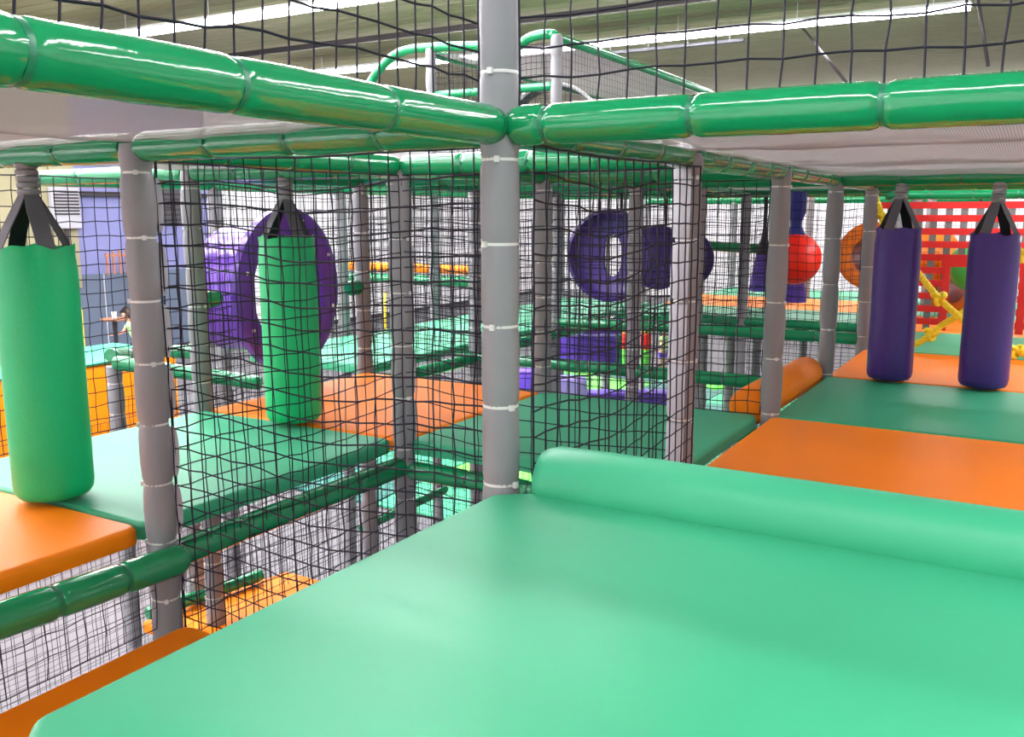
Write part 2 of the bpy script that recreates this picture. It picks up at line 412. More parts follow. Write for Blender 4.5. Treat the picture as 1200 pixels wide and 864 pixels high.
def half_cover(pst, z0, z1, a0, a1, base, TIE):
    z = TIE0
    while z > z0: z -= TIE
    while z < z1:
        za, zb = max(z0, z+.010), min(z1, z+TIE-.010); v, f = [], []; n = 14
        for th in (0, 1):
            for i in range(n+1):
                a = math.radians(a0+(a1-a0)*i/n); rr = PR+.0045+.005*th+(.006 if i in (0, n) else 0)*th
                for zz in (za, za+.02, zb-.02, zb):
                    r2 = rr-.003*(zz in (za, zb)); v.append((r2*math.cos(a), r2*math.sin(a), zz-base))
        K = 4*(n+1)
        for i in range(n):
            for j in range(3):
                q = 4*i+j; f += [(q, q+1, q+5, q+4), (K+q, K+q+4, K+q+5, K+q+1)]
            f += [(4*i, 4*i+4, K+4*i+4, K+4*i), (4*i+3, K+4*i+3, K+4*i+7, 4*i+7)]
        for j in range(3): f += [(j, K+j, K+j+1, j+1), (4*n+j, 4*n+j+1, K+4*n+j+1, K+4*n+j)]
        obj('lacing_cover', mesh('cover', v, f, True, 45), 'flap', pst); z += TIE
half_cover(POST[(1, 0)], .0, 1.13, 65, 208, -.9, .218)
flap(POST[(1, 1)], -.05, 1.13, math.radians(-40), .012, -2.4, .23)

UP = [
 ((-1.75, 0), (0, 0), 'large glossy green padded rail crossing the upper left corner', 5),
 ((0, 0), (0, -1.55), 'large glossy green padded rail across the upper right', 6),
 ((0, 0), (0, 1), 'dark green rail from the middle post back to the left post', 4),
 ((0, 1), (0, 2.3), 'dark green rail above the near green bag', 5),
 ((0, 0), (1, 0), 'dark green rail running back from the middle post under the mesh deck', 4),
 ((1, 0), (2, 0), 'green rail along the edge of the right mesh deck, second bay', 4),
 ((2, 0), (3, 0), 'green rail along the edge of the right mesh deck, third bay', 4),
 ((3, 0), (4, 0), 'green rail along the edge of the right mesh deck, fourth bay', 4),
 ((1, 0), (1, 1), 'bright green rail behind the middle post at ceiling height, right half', 4),
 ((1, 1), (1, 2), 'bright green rail above the second green bag', 4),
 ((0, 1), (1, 1), 'green rail between the left post and the post behind the netting', 4),
 ((3, 0), (3, -1.3), 'green rail carrying the two purple bags', 5),
 ((4, 0), (4, -1.3), 'green rail just behind the one carrying the purple bags', 5),
]
for i, (A, B, lab, n) in enumerate(UP):
    rail(G(*A, ZR), G(*B, ZR), lab, n, RR, seed0=i, pinch=(.09, .19)[i] if i < 2 else .12, joints=[[(j_+1.75)*S for j_ in (-1.5, -1.2, -.894, -.628, -.337, -.03)], [j_*T for j_ in (.097, .363, .65, .93, 1.22)]][i] if i < 2 else None)
for a in (2, 3, 4, 5, 6):
    for b in (0, 1, 2):
        if a == 4 and b == 0: continue
        rail(G(a, b, ZR), G(a, b+1, ZR), 'overhead green cross rail, %s row back, %s bay left of the right post row' % (ORD[a], ORD[b]), 2, .042, False, seed0=a)
for b in (1, 2, 3):
    for a in (1, 2, 3, 4, 5):
        rail(G(a, b, ZR), G(a+1, b, ZR), 'overhead green rail running back, %s bay deep in the %s row left' % (ORD[a], ORD[b]), 2, .042, False, seed0=b)
rail(G(1, 2, ZR), G(1, 3, ZR), 'green rail at ceiling height left of the purple tunnel', 3, .042)
rail(G(6, 0, ZR), G(6, -1.4, ZR), 'overhead green rail behind the red webbing wall', 3, .042)
rail(G(8, -.5, 1.16), G(8, 3, 1.16), 'bright green rail high across the back above the red ball', 8, .05)
# lower rails
LOW = [
 (G(-1.2, 1, -.03)+Vector((0, -.07, 0)), G(0, 1, -.105)+Vector((.05, -.07, 0)), 'glossy green padded rail at lower left in front of the left post', 7, .050),
 (G(0, 1, ZM), G(1, 1, ZM), 'dark green padded rail under the near green mat behind the netting', 4, .045),
 (G(1, 0, ZM-.02), G(1, 1, ZM-.02), 'dark green padded rail closing the back of the shaft', 4, .041),
 (G(0, 0, -.05), G(1, 0, -.1), 'dark green padded rail on the right side of the shaft', 4, .041),
 (G(2, 1, ZM), G(2, 0, ZM), 'green rail under the back edge of the striped green mat', 4, .041),
 (G(3, 0, -.08), G(3, 1, -.08), 'green padded rail crossing low behind the striped green mat', 4, .043),
 (G(3, 1, -.08), G(3, 2, -.08), 'green padded rail crossing low left of the disc panel post', 4, .043),
 (G(4, 0, .07), G(4, 1, .07), 'upper green rail crossing low behind the orange roll', 4, .043),
 (G(4, 1, .07), G(4, 2, .05), 'green rail crossing low beneath the dark purple disc panel', 4, .043),
 (G(5, 0, 0), G(5, 2, 0), 'thin green rail at the front of the far striped mats', 6, .04),
 (G(2, 2, -.09), G(3, 2, -.09), 'green padded rail behind the raised orange mat', 4, .043),
 (G(3, 2, -.06), G(4, 2, -.06), 'green padded rail rising towards the disc panel, nearer length', 4, .043),
 (G(4, 2, -.06), G(5, 2, -.06), 'green padded rail rising towards the disc panel, farther length', 4, .043),
 (Vector((pe.x, pe.y, pe.z)), at(312, 450, b=2.3), 'green padded rail from the far left corner post towards the tunnel', 5, .045),
 (at(196, 412, b=3.0), at(236, 413, b=2.8), 'short green rail end behind the left post', 2, .045),
 (Vector((pe.x, pe.y, pe.z+.04)), at(165, 415, b=3.3), 'short green rail meeting the far left corner post', 2, .045),
 (at(165, 722, z=-1.12), at(312, 672, z=-1.12), 'thin green rail behind the sunken orange mat', 5, .036),
 (at(420, 622, z=-1.25), at(525, 572, z=-1.25), 'thin green rail low down behind the shaft netting', 5, .032),
 (G(5, 3, -.5), G(5, 4.2, -.5), 'green rail deep behind the left netting', 3, .045),
]
for i, (A, B, lab, n, R) in enumerate(LOW): rail(A, B, lab, n, R, seed0=i, pinch=.13)
# raised walkway with arched green rails
arch = smooth_path([at(424, 112, a=4), at(446, 80, a=4), at(468, 62, a=4), at(500, 56, a=4), at(560, 54, a=4), at(600, 56, a=4), at(622, 44, a=4), at(645, 40, a=4), at(660, 47, a=4.1), G(5, 2, 2.44), G(7.1, 2, 2.42)], 7)
r_ = thing('arched_rail', 'green padded rail arching above the deck on two tall posts', 'rail', arch[0])
v, f = tube_path([p-arch[0] for p in arch], .042, 14); obj('foam_sleeve', mesh('arch', v, f, True, 60), 'rail_green', r_)
rail(G(4, 3, 2.42), G(6.9, 3, 2.42), 'dark green upper rail running back from the left arch post', 6, .038)
rail(G(4, 2, 2.05), G(4, 3, 2.05), 'dark green rail between the two arch posts', 3, .036)

# ------------------------------------------------------------------ mats
def mat_pad(poly, z, t, m, label, cut=.035, bev=.02, group=None, cat='mat', name='floor_mat'):
    bm = bmesh.new(); vs = [bm.verts.new((x, y, z)) for x, y in poly]; bm.faces.new(vs)
    r = bmesh.ops.extrude_face_region(bm, geom=bm.faces[:])
    for v in [g for g in r['geom'] if isinstance(g, bmesh.types.BMVert)]: v.co.z -= t
    bmesh.ops.recalc_face_normals(bm, faces=bm.faces)
    bmesh.ops.bevel(bm, geom=[e for e in bm.edges if abs(e.verts[0].co.z-e.verts[1].co.z) > t*.5], offset=cut, segments=2, affect='EDGES', profile=.5)
    bmesh.ops.bevel(bm, geom=[e for e in bm.edges if abs(e.verts[0].co.z-z) < 1e-5 and abs(e.verts[1].co.z-z) < 1e-5], offset=bev, segments=4, affect='EDGES', profile=.5)
    me = bpy.data.meshes.new('mat'); bm.to_mesh(me); bm.free()
    me.polygons.foreach_set('use_smooth', [True]*len(me.polygons)); me.set_sharp_from_angle(angle=math.radians(50))
    o = obj(name, me, m); mod = o.modifiers.new('wn', 'WEIGHTED_NORMAL'); mod.keep_sharp = True
    return tag(o, label, cat, group)
def rect(a0, a1, b0, b1, g=.006): return [(a0*S+g, b0*T+g), (a1*S-g, b0*T+g), (a1*S-g, b1*T-g), (a0*S+g, b1*T-g)]
e = .05
# foreground raised mat with its padded far edge
mat_pad([(-2.6*S, -1.6*T), (-.005*S, -1.6*T), (-.005*S, -.075*T), (-.05*S, -.01*T), (-.935*S, .004*T), (-.985*S, -.05*T), (-1.25*S, -.3*T), (-2.6*S, -.4*T)], .33, .12, 'mat_green', 'large green vinyl mat filling the foreground', .012, .02)
rv = []
L = 1.55*T; prof = [(.05+.0, 0)]
vv, ff = lathe([(.001, 0), (.045, .004), (.075, .02), (.086, .05), (.088, .2), (.087, 1.0), (.088, L)], 32)
me = mesh('roll', vv, ff, True)
o = obj('padded_edge_roll', me, 'mat_green', None, (.055, -.06*T, .345), Vector((0, -1, 0)).to_track_quat('Z', 'Y')); tag(o, 'padded green half roll along the far edge of the foreground mat', 'cushion')
mat_pad(rect(-1.3, 0, .02, .93), -.31, .06, 'mat_orange', 'orange mat sunk at the lower left corner beside the foreground mat', .04)
mat_pad(rect(-1.5, -.02, 1.04, 2), 0, .06, 'mat_orange', 'orange mat under the near green hanging bag', .04)
mat_pad(rect(-.02, 1, 1.04, 2), 0, .06, 'mat_green', 'pale lit green mat behind the netting between the two green bags', .04)
mat_pad(rect(-1.5, 1, 2, 2.62), 0, .055, 'mat_green', 'green mat strip behind the bags at far left', .03) if False else None
mat_pad(rect(1, 2, 1.0, 2), 0, .06, 'mat_orange', 'orange mat under the second green hanging bag', .04)
mat_pad(rect(1, 2, .04, 1.0), 0, .06, 'mat_green', 'striped green mat in the middle behind the edge roll', .04)
mat_pad(rect(.2, 2, -1.6, 0), 0, .06, 'mat_orange', 'orange mat at right just beyond the green edge roll', .04)
mat_pad(rect(2, 3, -1.6, 0), 0, .06, 'mat_green', 'green mat in front of the two purple bags', .04)
mat_pad(rect(3, 4, -1.6, 0), 0, .06, 'mat_orange', 'orange mat under the back of the two purple bags', .04)
mat_pad(rect(4, 5, -1.6, 0), 0, .06, 'mat_green', 'green mat between the yellow ropes and the red webbing', .04)
mat_pad(rect(5, 6, -1.6, 0), 0, .06, 'mat_orange', 'orange mat seen through the opening in the red webbing', .04)
mat_pad(rect(6, 7.4, -1.6, 0), 0, .06, 'mat_green', 'green mat farthest back behind the red webbing', .04)
for i, (a0, a1, b0, b1, m_, lab) in enumerate((
  (5.05, 6, .05, 2, 'mat_green', 'green mat across the back below the red ball'),
  (6, 7, .05, 1, 'mat_orange', 'orange mat directly behind and below the red ball'),
  (6, 7, 1, 2, 'mat_orange', 'orange mat at the back left of the red ball'),
  (7, 8, .05, 2, 'mat_green', 'green mat farthest back below the purple cones'))):
    mat_pad(rect(a0, a1, b0, b1), 0, .06, m_, lab, .04)
mat_pad(rect(2.15, 3.9, 2.1, 2.98), .0, .06, 'mat_green', 'pale green mat behind the orange mat and right of the tunnel', .04)
mat_pad(rect(3.9, 6, 2.1, 2.98), .0, .06, 'mat_green', 'pale green mat deeper behind the left netting', .04)
# sunken orange mat beneath the shaft
a0_, a1_, a2_ = at(165, 728, z=-1.17), at(312, 678, z=-1.17), at(420, 720, z=-1.17)
mat_pad([(a0_.x, a0_.y), (a0_.x, a0_.y-1.2), (a1_.x+.15, a0_.y-1.2), (a1_.x+.15, a1_.y-.02)], -1.17, .06, 'mat_orange', 'pale orange mat on the lower level seen down the shaft', .02)
# orange roll beside the right row of posts
def roll(p0, p1, r, m_, label, name='foam_roll'):
    p0, p1 = Vector(p0), Vector(p1); L = (p1-p0).length
    v, f = lathe([(.001, 0), (r*.75, .003), (r*.95, .02), (r, .05), (r, L*.5), (r, L-.05), (r*.95, L-.02), (r*.75, L-.003), (.001, L)], 32)
    o = obj(name, mesh('roll', v, f, True), m_, None, p0, (p1-p0).to_track_quat('Z', 'Y')); return tag(o, label, 'roll')
roll(G(2.02, .10, .02), G(2.98, .08, .02), .10, 'mat_orange', 'orange padded roll between two grey posts at right')

# ------------------------------------------------------------------ mesh decks overhead
def deck(a0, a1, b0, b1, label, sag=.016, z=1.212):
    n = 10; v, f = [], []
    for lay in (0, 1):
        for i in range(n+1):
            for j in range(n+1):
                u, w = i/n, j/n
                zz = z-sag*math.sin(math.pi*u)*math.sin(math.pi*w)-.006*math.sin(17*u+5*w)-.004*math.sin(23*w-4*u)-lay*.006
                v.append((S*(a0+(a1-a0)*u), T*(b0+(b1-b0)*w), zz))
    K = (n+1)**2
    for i in range(n):
        for j in range(n):
            q = i*(n+1)+j; f.append((q, q+1, q+n+2, q+n+1)); f.append((K+q, K+q+n+1, K+q+n+2, K+q+1))
    for i in range(n):
        f.append((i, i+1, K+i+1, K+i)); f.append((n*(n+1)+i, n*(n+1)+i+1, K+n*(n+1)+i+1, K+n*(n+1)+i))
        f.append((i*(n+1), (i+1)*(n+1), K+(i+1)*(n+1), K+i*(n+1))); f.append((i*(n+1)+n, (i+1)*(n+1)+n, K+(i+1)*(n+1)+n, K+i*(n+1)+n))
    me = mesh('deck', v, f, True, 50); o = obj('mesh_deck', me, 'deck'); return tag(o, label, 'deck')
deck(-1.75, 0, 0, 1, 'grey woven mesh deck overhead at the upper left')
deck(-1.75, 0, 1, 2, 'grey woven mesh deck overhead behind the first at upper left')
deck(0, 1, -1.5, 0, 'grey woven mesh deck overhead at the upper right')
deck(1, 2, -1.5, 0, 'grey woven mesh deck overhead at right, second bay back')
deck(2, 3, -1.5, 0, 'grey woven mesh deck overhead at right, just before the purple bags')
deck(3, 4, -1.3, 0, 'grey woven mesh deck overhead behind the purple bags')
deck(0, 1, 1, 2, 'grey woven mesh deck above the green mat at left')
deck(1, 2, 0, 1, 'grey woven mesh deck above the striped green mat')
deck(1, 2, 1, 2, 'grey woven mesh deck above the orange mat of the second bag')
deck(2, 4, 1, 2, 'grey woven mesh deck above the middle of the frame')
deck(2, 4, 0, 1, 'grey woven mesh deck above the middle right of the frame')
deck(4, 6, 0, 2, 'grey woven mesh deck above the red ball')
deck(4.05, 6.9, 2, 3, 'pale mesh roof between the arched rail and the rail behind it', .01, 2.41)
deck(4, 6, 2, 3, 'grey woven mesh deck of the raised walkway under the arch')

# ------------------------------------------------------------------ nets
def net(O, U, V, w, h, label, cell=.06, r=.0017, sag=.012, seed=0, n=4, step=1, group=None, name='safety_net'):
    rnd = random.Random(seed); U = Vector(U).normalized(); V = Vector(V).normalized(); W = U.cross(V); O = Vector(O)
    nu, nv = max(2, round(w/cell)), max(2, round(h/cell)); ph = [rnd.uniform(0, 6.28) for _ in range(8)]
    P = {}
    for i in range(nu+1):
        for j in range(nv+1):
            u, t = i/nu, j/nv; ed = math.sin(math.pi*u)**.6 if 0 < u < 1 else 0
            dz = sag*(math.sin(5*u+ph[0]+2*t)+.5*math.sin(11*u+ph[1]))*ed - sag*1.2*math.sin(math.pi*u) + rnd.uniform(-1, 1)*cell*.07
            du = sag*.6*math.sin(6*t+ph[2]+u*2)*ed + rnd.uniform(-1, 1)*cell*.06
            dw = sag*1.2*math.sin(math.pi*u)*math.sin(3*t+ph[3])
            if j in (0, nv): dz *= .25
            P[i, j] = O+U*(w*u+du)+V*(h*t+dz)+W*dw
    segs = []
    for j in range(nv+1):
        ids = list(range(0, nu+1, step)); ids += [nu] if ids[-1] != nu else []
        segs.append([P[i, j] for i in ids])
    for i in range(nu+1):
        ids = list(range(0, nv+1, step)); ids += [nv] if ids[-1] != nv else []
        segs.append([P[i, j] for j in ids])
    v, f = join([tube_path(s, r*(1.25 if k in (0, nv, nv+1, nu+nv+1) else 1), n, False) for k, s in enumerate(segs)])
    me = bpy.data.meshes.new('net'); me.from_pydata([tuple(p) for p in v], [], f)
    o = obj(name, me, 'net'); return tag(o, label, 'net', group)
A_, B_, Z_ = (1, 0, 0), (0, 1, 0), (0, 0, 1)
zlo = -.9
net(G(.035, .03, zlo), B_, Z_, T-.07, 1.15-zlo, 'black net hanging between the middle post and the left post', .064, .0025, .012, 1)
net(G(.03, .975, -1.1), A_, Z_, S-.08, 1.15+1.1, 'black net on the far left side of the shaft', .064, .0023, .010, 2)
net(G(.98, .03, -1.1), B_, Z_, T-.07, 1.15+1.1, 'black net closing the back of the shaft', .064, .0023, .012, 3)
net(G(.045, -.046, -.9), A_, Z_, S-.105, 1.15+.9, 'black net between the middle post and the next post at right', .064, .0025, .012, 4)
net(G(-1.75, .02, 1.23), A_, Z_, 1.75*S-.05, 1.5, 'black net rising above the big rail at upper left', .06, .0025, .016, 5)
net(G(.0, -1.5, 1.23), B_, Z_, 1.5*T-.05, 1.5, 'black net rising above the big rail at upper right', .064, .0023, .012, 6)
net(G(-1.3, .99, -.33), A_, Z_, 1.3*S-.05, .2, 'black net between the lower left rail and the sunken orange mat', .064, .0017, .004, 7)
net(G(-1.5, 2.02, .0), A_, Z_, 2.5*S-.08, 1.15, 'black net behind the two green bags at left', .064, .0023, .008, 8)
net(G(1.04, 2.0, -.9), A_, Z_, .13*S, 2.05, 'narrow black net left of the purple ring', .064, .0019, .004, 9)
net(G(1.04, 2.03, .0), A_, Z_, S-.1, 1.15, 'black net around the purple ring', .064, .0019, .006, 26)
net(G(1.04, 2.03, -2.3), A_, Z_, 1.1*S, 2.2, 'black net below the level of the purple ring', .064, .0023, .01, 10)
net(G(2.0, .04, .0), B_, Z_, T-.08, 1.15, 'black net along the back of the striped green mat', .064, .0023, .01, 11)
net(G(2.0, 1.04, .0), B_, Z_, T-.08, 1.15, 'black net along the back of the orange mat behind the second bag', .064, .0023, .01, 12)
net(G(3.0, 1.0, -.05), B_, Z_, 2*T-.08, 1.2, 'black net deep in the middle of the frame', .064, .0023, .01, 13, 3)
net(G(3.05, 1.0, .0), A_, Z_, 3*S-.08, 1.15, 'black net running deep beside the disc panel', .064, .0023, .01, 14, 3, 2)
net(G(2.05, 2.0, .0), A_, Z_, 4*S-.08, 1.15, 'black net running deep behind the middle post', .064, .0023, .01, 15, 3, 2)
net(G(4.0, .04, .0), B_, Z_, 1*T-.08, 1.15, 'black net in front of the red ball', .064, .0023, .01, 16, 3)
net(G(2.05, 3.0, -.1), A_, Z_, 4*S, 1.25, 'black net along the far left side of the frame', .064, .0023, .01, 17, 3, 2)
net(G(8.0, -1.0, .0), B_, Z_, 5*T, 1.15, 'black net across the very back of the frame', .06, .002, .01, 18, 3, 2)
net(G(1.3, 3.0, -2.35), A_, Z_, 3.7*S, 2.2, 'black net of the lower level at left', .06, .0018, .01, 19, 3, 2)
net(G(-1.3, 2.0, -2.35), A_, Z_, 2.3*S, 2.2, 'black net under the orange mat at lower left', .05, .0016, .01, 20, 3, 2)
net(G(-1.3, 2.6, -2.35), A_, Z_, 3.6*S, 2.2, 'second black net under the mats at lower left', .05, .0016, .01, 21, 3, 2)
net(G(2.4, .4, -2.35), B_, Z_, 2.0*T, 2.2, 'black net down in the lower level beyond the shaft', .05, .0016, .01, 22, 3, 2)
net(G(4.0, 2.0, 1.25), B_, Z_, 1*T-.04, 1.15, 'black net between the two tall arch posts', .05, .0023, .01, 23, 3)
net(G(4.04, 2.0, 1.25), A_, Z_, 3*S, 1.16, 'black net along the raised walkway under the sloping rail', .06, .0016, .008, 24, 3)
net(G(4.04, 3.0, 1.25), A_, Z_, 2.9*S, 1.16, 'black net on the far side of the raised walkway', .06, .0016, .008, 25, 3)
net(G(6.0, .04, -2.3), B_, Z_, 3*T, 2.2, 'black net of the lower level below the far rails', .08, .002, .01, 27, 3, 2)
net(G(5.0, .05, -.9), B_, Z_, -0+T*.9, 2.0, 'black net in front of the orange ring', .064, .0023, .01, 28, 3)

# ------------------------------------------------------------------ hanging bags
def bag(x, y, m, label, zb, zt, R=.131, spin=0, seed=0, hang=ZR, group=None):
    rnd = random.Random(seed)
    r = thing('hanging_bag', label, 'hanging bag', (x, y, zb), spin, group)
    H = zt-zb; ph = rnd.random()*6
    def fn(a, rr, z):
        t = max(0, (z-(H-.07))/.07); s = math.sin(4*a+ph)*.5+math.sin(7*a+ph*2)*.35+math.sin(11*a)*.15
        return rr*(1+.006*math.sin(2*a+z*5)+.0*t)-t*(.013*max(0, s))*(1.5 if z < H+.001 else 1)
    prof = [(.001, .0), (R*.6, .0), (R-.035, .003), (R-.015, .010), (R-.004, .026), (R, .05), (R*1.004, .2), (R, .4), (R*1.004, H-.15), (R*1.002, H-.09), (R*.985, H-.06), (R*.965, H-.04), (R*.97, H-.02), (R*.985, H-.004), (R*.97, H+.002), (R*.93, H-.003), (R*.90, H-.025), (R*.5, H-.03), (.001, H-.03)]
    v, f = lathe(prof, 48, fn)
    v2 = []
    for (px, py, pz) in v:
        a = math.atan2(py, px)
        if pz > H-.07: pz += (.006*math.sin(4*a+ph)+.004*math.sin(9*a))*(pz-(H-.07))/.07
        v2.append((px, py, pz))
    obj('bag_body', mesh('bag', v2, f, True, 75), m, r)
    top = H+.175
    for k in range(4):
        a = math.pi/4+k*math.pi/2+.1*rnd.uniform(-1, 1)
        p0 = Vector((math.cos(a)*R*.80, math.sin(a)*R*.80, H-.03)); p1 = Vector((math.cos(a)*R*.84, math.sin(a)*R*.84, H+.004)); p2 = Vector((math.cos(a)*.02, math.sin(a)*.02, top))
        tang = Vector((-math.sin(a), math.cos(a), 0)); vs, fs = [], []
        path = [p0, p1, p1.lerp(p2, .33)+Vector((0, 0, .004)), p1.lerp(p2, .66), p2, p2+Vector((0, 0, .03))]
        for i, p in enumerate(path):
            w = .029 if i < 4 else .022; nrm = Vector((math.cos(a), math.sin(a), .6)).normalized()*.0018
            vs += [p-tang*w-nrm, p+tang*w-nrm, p+tang*w+nrm, p-tang*w+nrm]
        for i in range(len(path)-1):
            o = i*4
            for q in range(4): fs.append((o+q, o+(q+1) % 4, o+4+(q+1) % 4, o+4+q))
        obj('strap', mesh('strap', vs, fs, True, 50), 'strap' if k in (1, 2) else 'strap_dark', r)
    # grey wrapped hanger below the rail
    hz = hang-zb-.03; zz0 = top-.005; n = 5; pr = [(.012, zz0-.008)]
    for i in range(n):
        za = zz0+(hz-zz0)*i/n; zc = zz0+(hz-zz0)*(i+1)/n
        pr += [(.028, za), (.036, za+.2*(zc-za)), (.036, za+.8*(zc-za)), (.028, zc)]
    v, f = lathe(pr, 18, lambda a, rr, z: rr*(1+.03*math.sin(3*a+z*40)))
    hs = obj('hanger_sleeve', mesh('hanger', v, f, True, 60), 'grey', r)
    for i in (1, 3):
        obj('cable_tie', tie_mesh(.031, .008), 'tie_white', r, (0, 0, zz0+(hz-zz0)*i/n+.003), Matrix.Rotation(.35*(1 if i == 1 else -.6), 3, 'X').to_quaternion())
    return r
bag(0, 1.432*T, 'bag_green', 'near green hanging bag at the far left of the picture', .015, .885, spin=.62, seed=1)
bag(S, 1.51*T, 'bag_green', 'second green hanging bag, behind the netting in front of the purple ring', .015, .885, spin=.55, seed=2)
bag(3*S, -.285*T, 'bag_purple', 'left one of the two dark purple hanging bags', .012, .90, R=.128, spin=.45, seed=3)
bag(3*S, -.675*T, 'bag_purple', 'right one of the two dark purple hanging bags', .012, .875, R=.13, spin=.30, seed=5)

# ------------------------------------------------------------------ purple tunnel ring and other tunnels
def ring_tube(c, axis, R, L, m, label, name='crawl_tunnel', lip=.05, part_m=None, taper=1.0, bend=0):
    c = Vector(c); ax = Vector(axis).normalized(); q = ax.to_track_quat('Z', 'Y')
    r = thing(name, label, 'tunnel', c)
    t = .012
    v, f = lathe([(R-lip*1.6, .02), (R-lip*1.5, -.012), (R-lip, -.03), (R-lip*.3, -.03), (R, -.018), (R, .02), (R-.02, .035), (R-lip*1.3, .04)], 48, None, True)
    obj('rim', mesh('rim', v, f, True, 50), m, r, (0, 0, 0), q)
    Ri = R-lip*1.1; pr = []; n = 12
    for i in range(n+1): pr.append((Ri*(1+(taper-1)*i/n)*(1+.012*(i % 3 == 0)), .02+L*i/n))
    pr2 = [(x-t, z) for x, z in reversed(pr)]
    v, f = lathe(pr+pr2, 48, None, True)
    if bend: v = [(x+bend*(z/L)**2, y, z) for x, y, z in v]
    obj('tube', mesh('tube', v, f, True, 60), part_m or m, r, (0, 0, 0), q)
    return r, q
rc = G(1.50, 2.0, .565)
rg, q = ring_tube(rc, (-.12, 1, .0), .46, .36, 'purple', 'big purple plastic tunnel with a round flange behind the second green bag', lip=.095)
for k in range(8):
    a = 2*math.pi*k/8+.3; v, f = lathe([(.001, -.036), (.008, -.036), (.011, -.031), (.011, -.024)], 8)
    obj('bolt', mesh('bolt', v, f), 'fixture', rg, q @ Vector((.40*math.cos(a), .40*math.sin(a), 0)), q)
rail(G(1, 2, .56), G(1.13, 2, .565), 'short green stub rail left of the purple ring', 1, .045, False)
rail(G(1.87, 2, .54), G(2, 2, .54), 'short green stub rail right of the purple ring', 1, .045, False)
# disc panel with an oval slot (deep drum)
def hang(parent, dx, dy, z0, z1, r=.012):
    v, f = tube_path([(dx, dy, z0), (dx, dy, z1)], r, 8); obj('hanging_strap', mesh('hs', v, f), 'strap_dark', parent)
def disc_panel(c, R, label):
    r = thing('disc_panel', label, 'play panel', c); q = Vector((1, 0, 0)).to_track_quat('Z', 'Y')
    n = 48; v, f = [], []
    rings = [(lambda a: (R*math.cos(a), R*math.sin(a)), .04), (lambda a: (R*math.cos(a), R*math.sin(a)), -.02), (lambda a: (R*.93*math.cos(a), R*.93*math.sin(a)), -.03),
             (lambda a: (R*.86*math.cos(a), R*.86*math.sin(a)), .02), (lambda a: (R*.62*math.cos(a)+.02, R*.75*math.sin(a)), .05),
             (lambda a: (.080*math.cos(a), .12*math.sin(a)+.055*(1 if math.sin(a) > 0 else -1)*min(1, abs(math.sin(a))*4)), .06), (lambda a: (.080*math.cos(a), .12*math.sin(a)+.055*(1 if math.sin(a) > 0 else -1)*min(1, abs(math.sin(a))*4)), .09)]
    for fn, d in rings:
        for k in range(n):
            y, z = fn(2*math.pi*k/n); v.append((d, y, z))
    for i in range(len(rings)-1):
        for k in range(n): f.append((i*n+k, i*n+(k+1) % n, (i+1)*n+(k+1) % n, (i+1)*n+k))
    for k in range(n): f.append(((len(rings)-1)*n+k, (len(rings)-1)*n+(k+1) % n, (k+1) % n, k))
    obj('panel', mesh('panel', v, f, True, 50), 'purple_dark', r)
    return r
_d = at(714, 300, a=4.0); dp = disc_panel(_d, .385, 'dark purple disc panel with an upright oval hole')
hang(dp, 0, -.1, .37, ZR-_d.z-.03); hang(dp, 0, .1, .37, ZR-_d.z-.03)
_d = at(802, 304, a=5.4); tn, _q = ring_tube(_d, at(770, 302, a=4.6)-_d, .30, 1.0, 'purple_dark', 'dark purple crawl tunnel right of the disc panel', lip=.04)
ring_tube(at(1022, 300, a=5.05), (1, .1, 0), .29, 1.6, 'orange_plastic', 'orange tunnel ring behind the post left of the purple bags', lip=.08, bend=-.5)
v, f = lathe([(.001, 1.03), (.2, 1.035), (.285, 1.03), (.29, 1.0), (.27, .995), (.001, .99)], 40); obj('end_panel', mesh('end', v, f, True, 50), 'purple_dark', tn, (0, 0, 0), _q)
hang(tn, -.4, .05, .27, 1.17-_d.z); hang(tn, -.05, 0, .27, 1.17-_d.z)
# black hoop with white rim peeping above the rail on the upper deck
hp = at(648, 152, a=4.5); ring_tube((hp.x, hp.y, 1.70), (1, .3, 0), .485, .3, 'paper', 'white rimmed tunnel hoop on the upper deck beside the middle post', lip=.02, part_m='black')

# ------------------------------------------------------------------ red ball, cones
bc = at(931, 303, a=4.5); R = .215
r_ = thing('wrecking_ball', 'big orange red ball hanging behind the right posts', 'ball', bc)
bm = bmesh.new(); bmesh.ops.create_uvsphere(bm, u_segments=40, v_segments=24, radius=R); me = bpy.data.meshes.new('ball'); bm.to_mesh(me); bm.free()
me.polygons.foreach_set('use_smooth', [True]*len(me.polygons)); obj('ball', me, 'ball', r_)
v, f = lathe([(.11, R*.82), (.07, R*.98), (.045, R+.05), (.05, R+.1), (.075, R+.16), (.075, ZR-bc.z-.03), (.03, ZR-bc.z-.02)], 20, lambda a, rr, z: rr*(1+.04*math.sin(5*a)))
obj('hanging_sleeve', mesh('sl', v, f, True, 60), 'navy', r_)
for i, (px, y0, y1, a_, rr, lab) in enumerate(((893, 284, 341, 6.0, .14, 'purple hanging cone with a black top left of the red ball'), (930, 300, 354, 5.4, .12, 'purple hanging cone mostly hidden behind the red ball'))):
    pb, ptp = at(px, y1, a=a_), at(px, y0, a=a_); H = ptp.z-pb.z
    r_ = thing('hanging_cone', lab, 'hanging cone', (pb.x, pb.y, pb.z))
    v, f = lathe([(.001, 0), (rr*.95, 0), (rr, .01), (rr*.98, .03), (rr*.72, H*.5), (rr*.45, H*.86), (.001, H*.88)], 28); obj('cone', mesh('cone', v, f, True, 60), 'purple_soft', r_)
    v, f = lathe([(rr*.58, H*.75), (rr*.42, H*.95), (.03, H*1.1), (.02, H*1.3), (.02, ZR-pb.z)], 16); obj('neck_strap', mesh('neck', v, f, True, 60), 'black', r_)

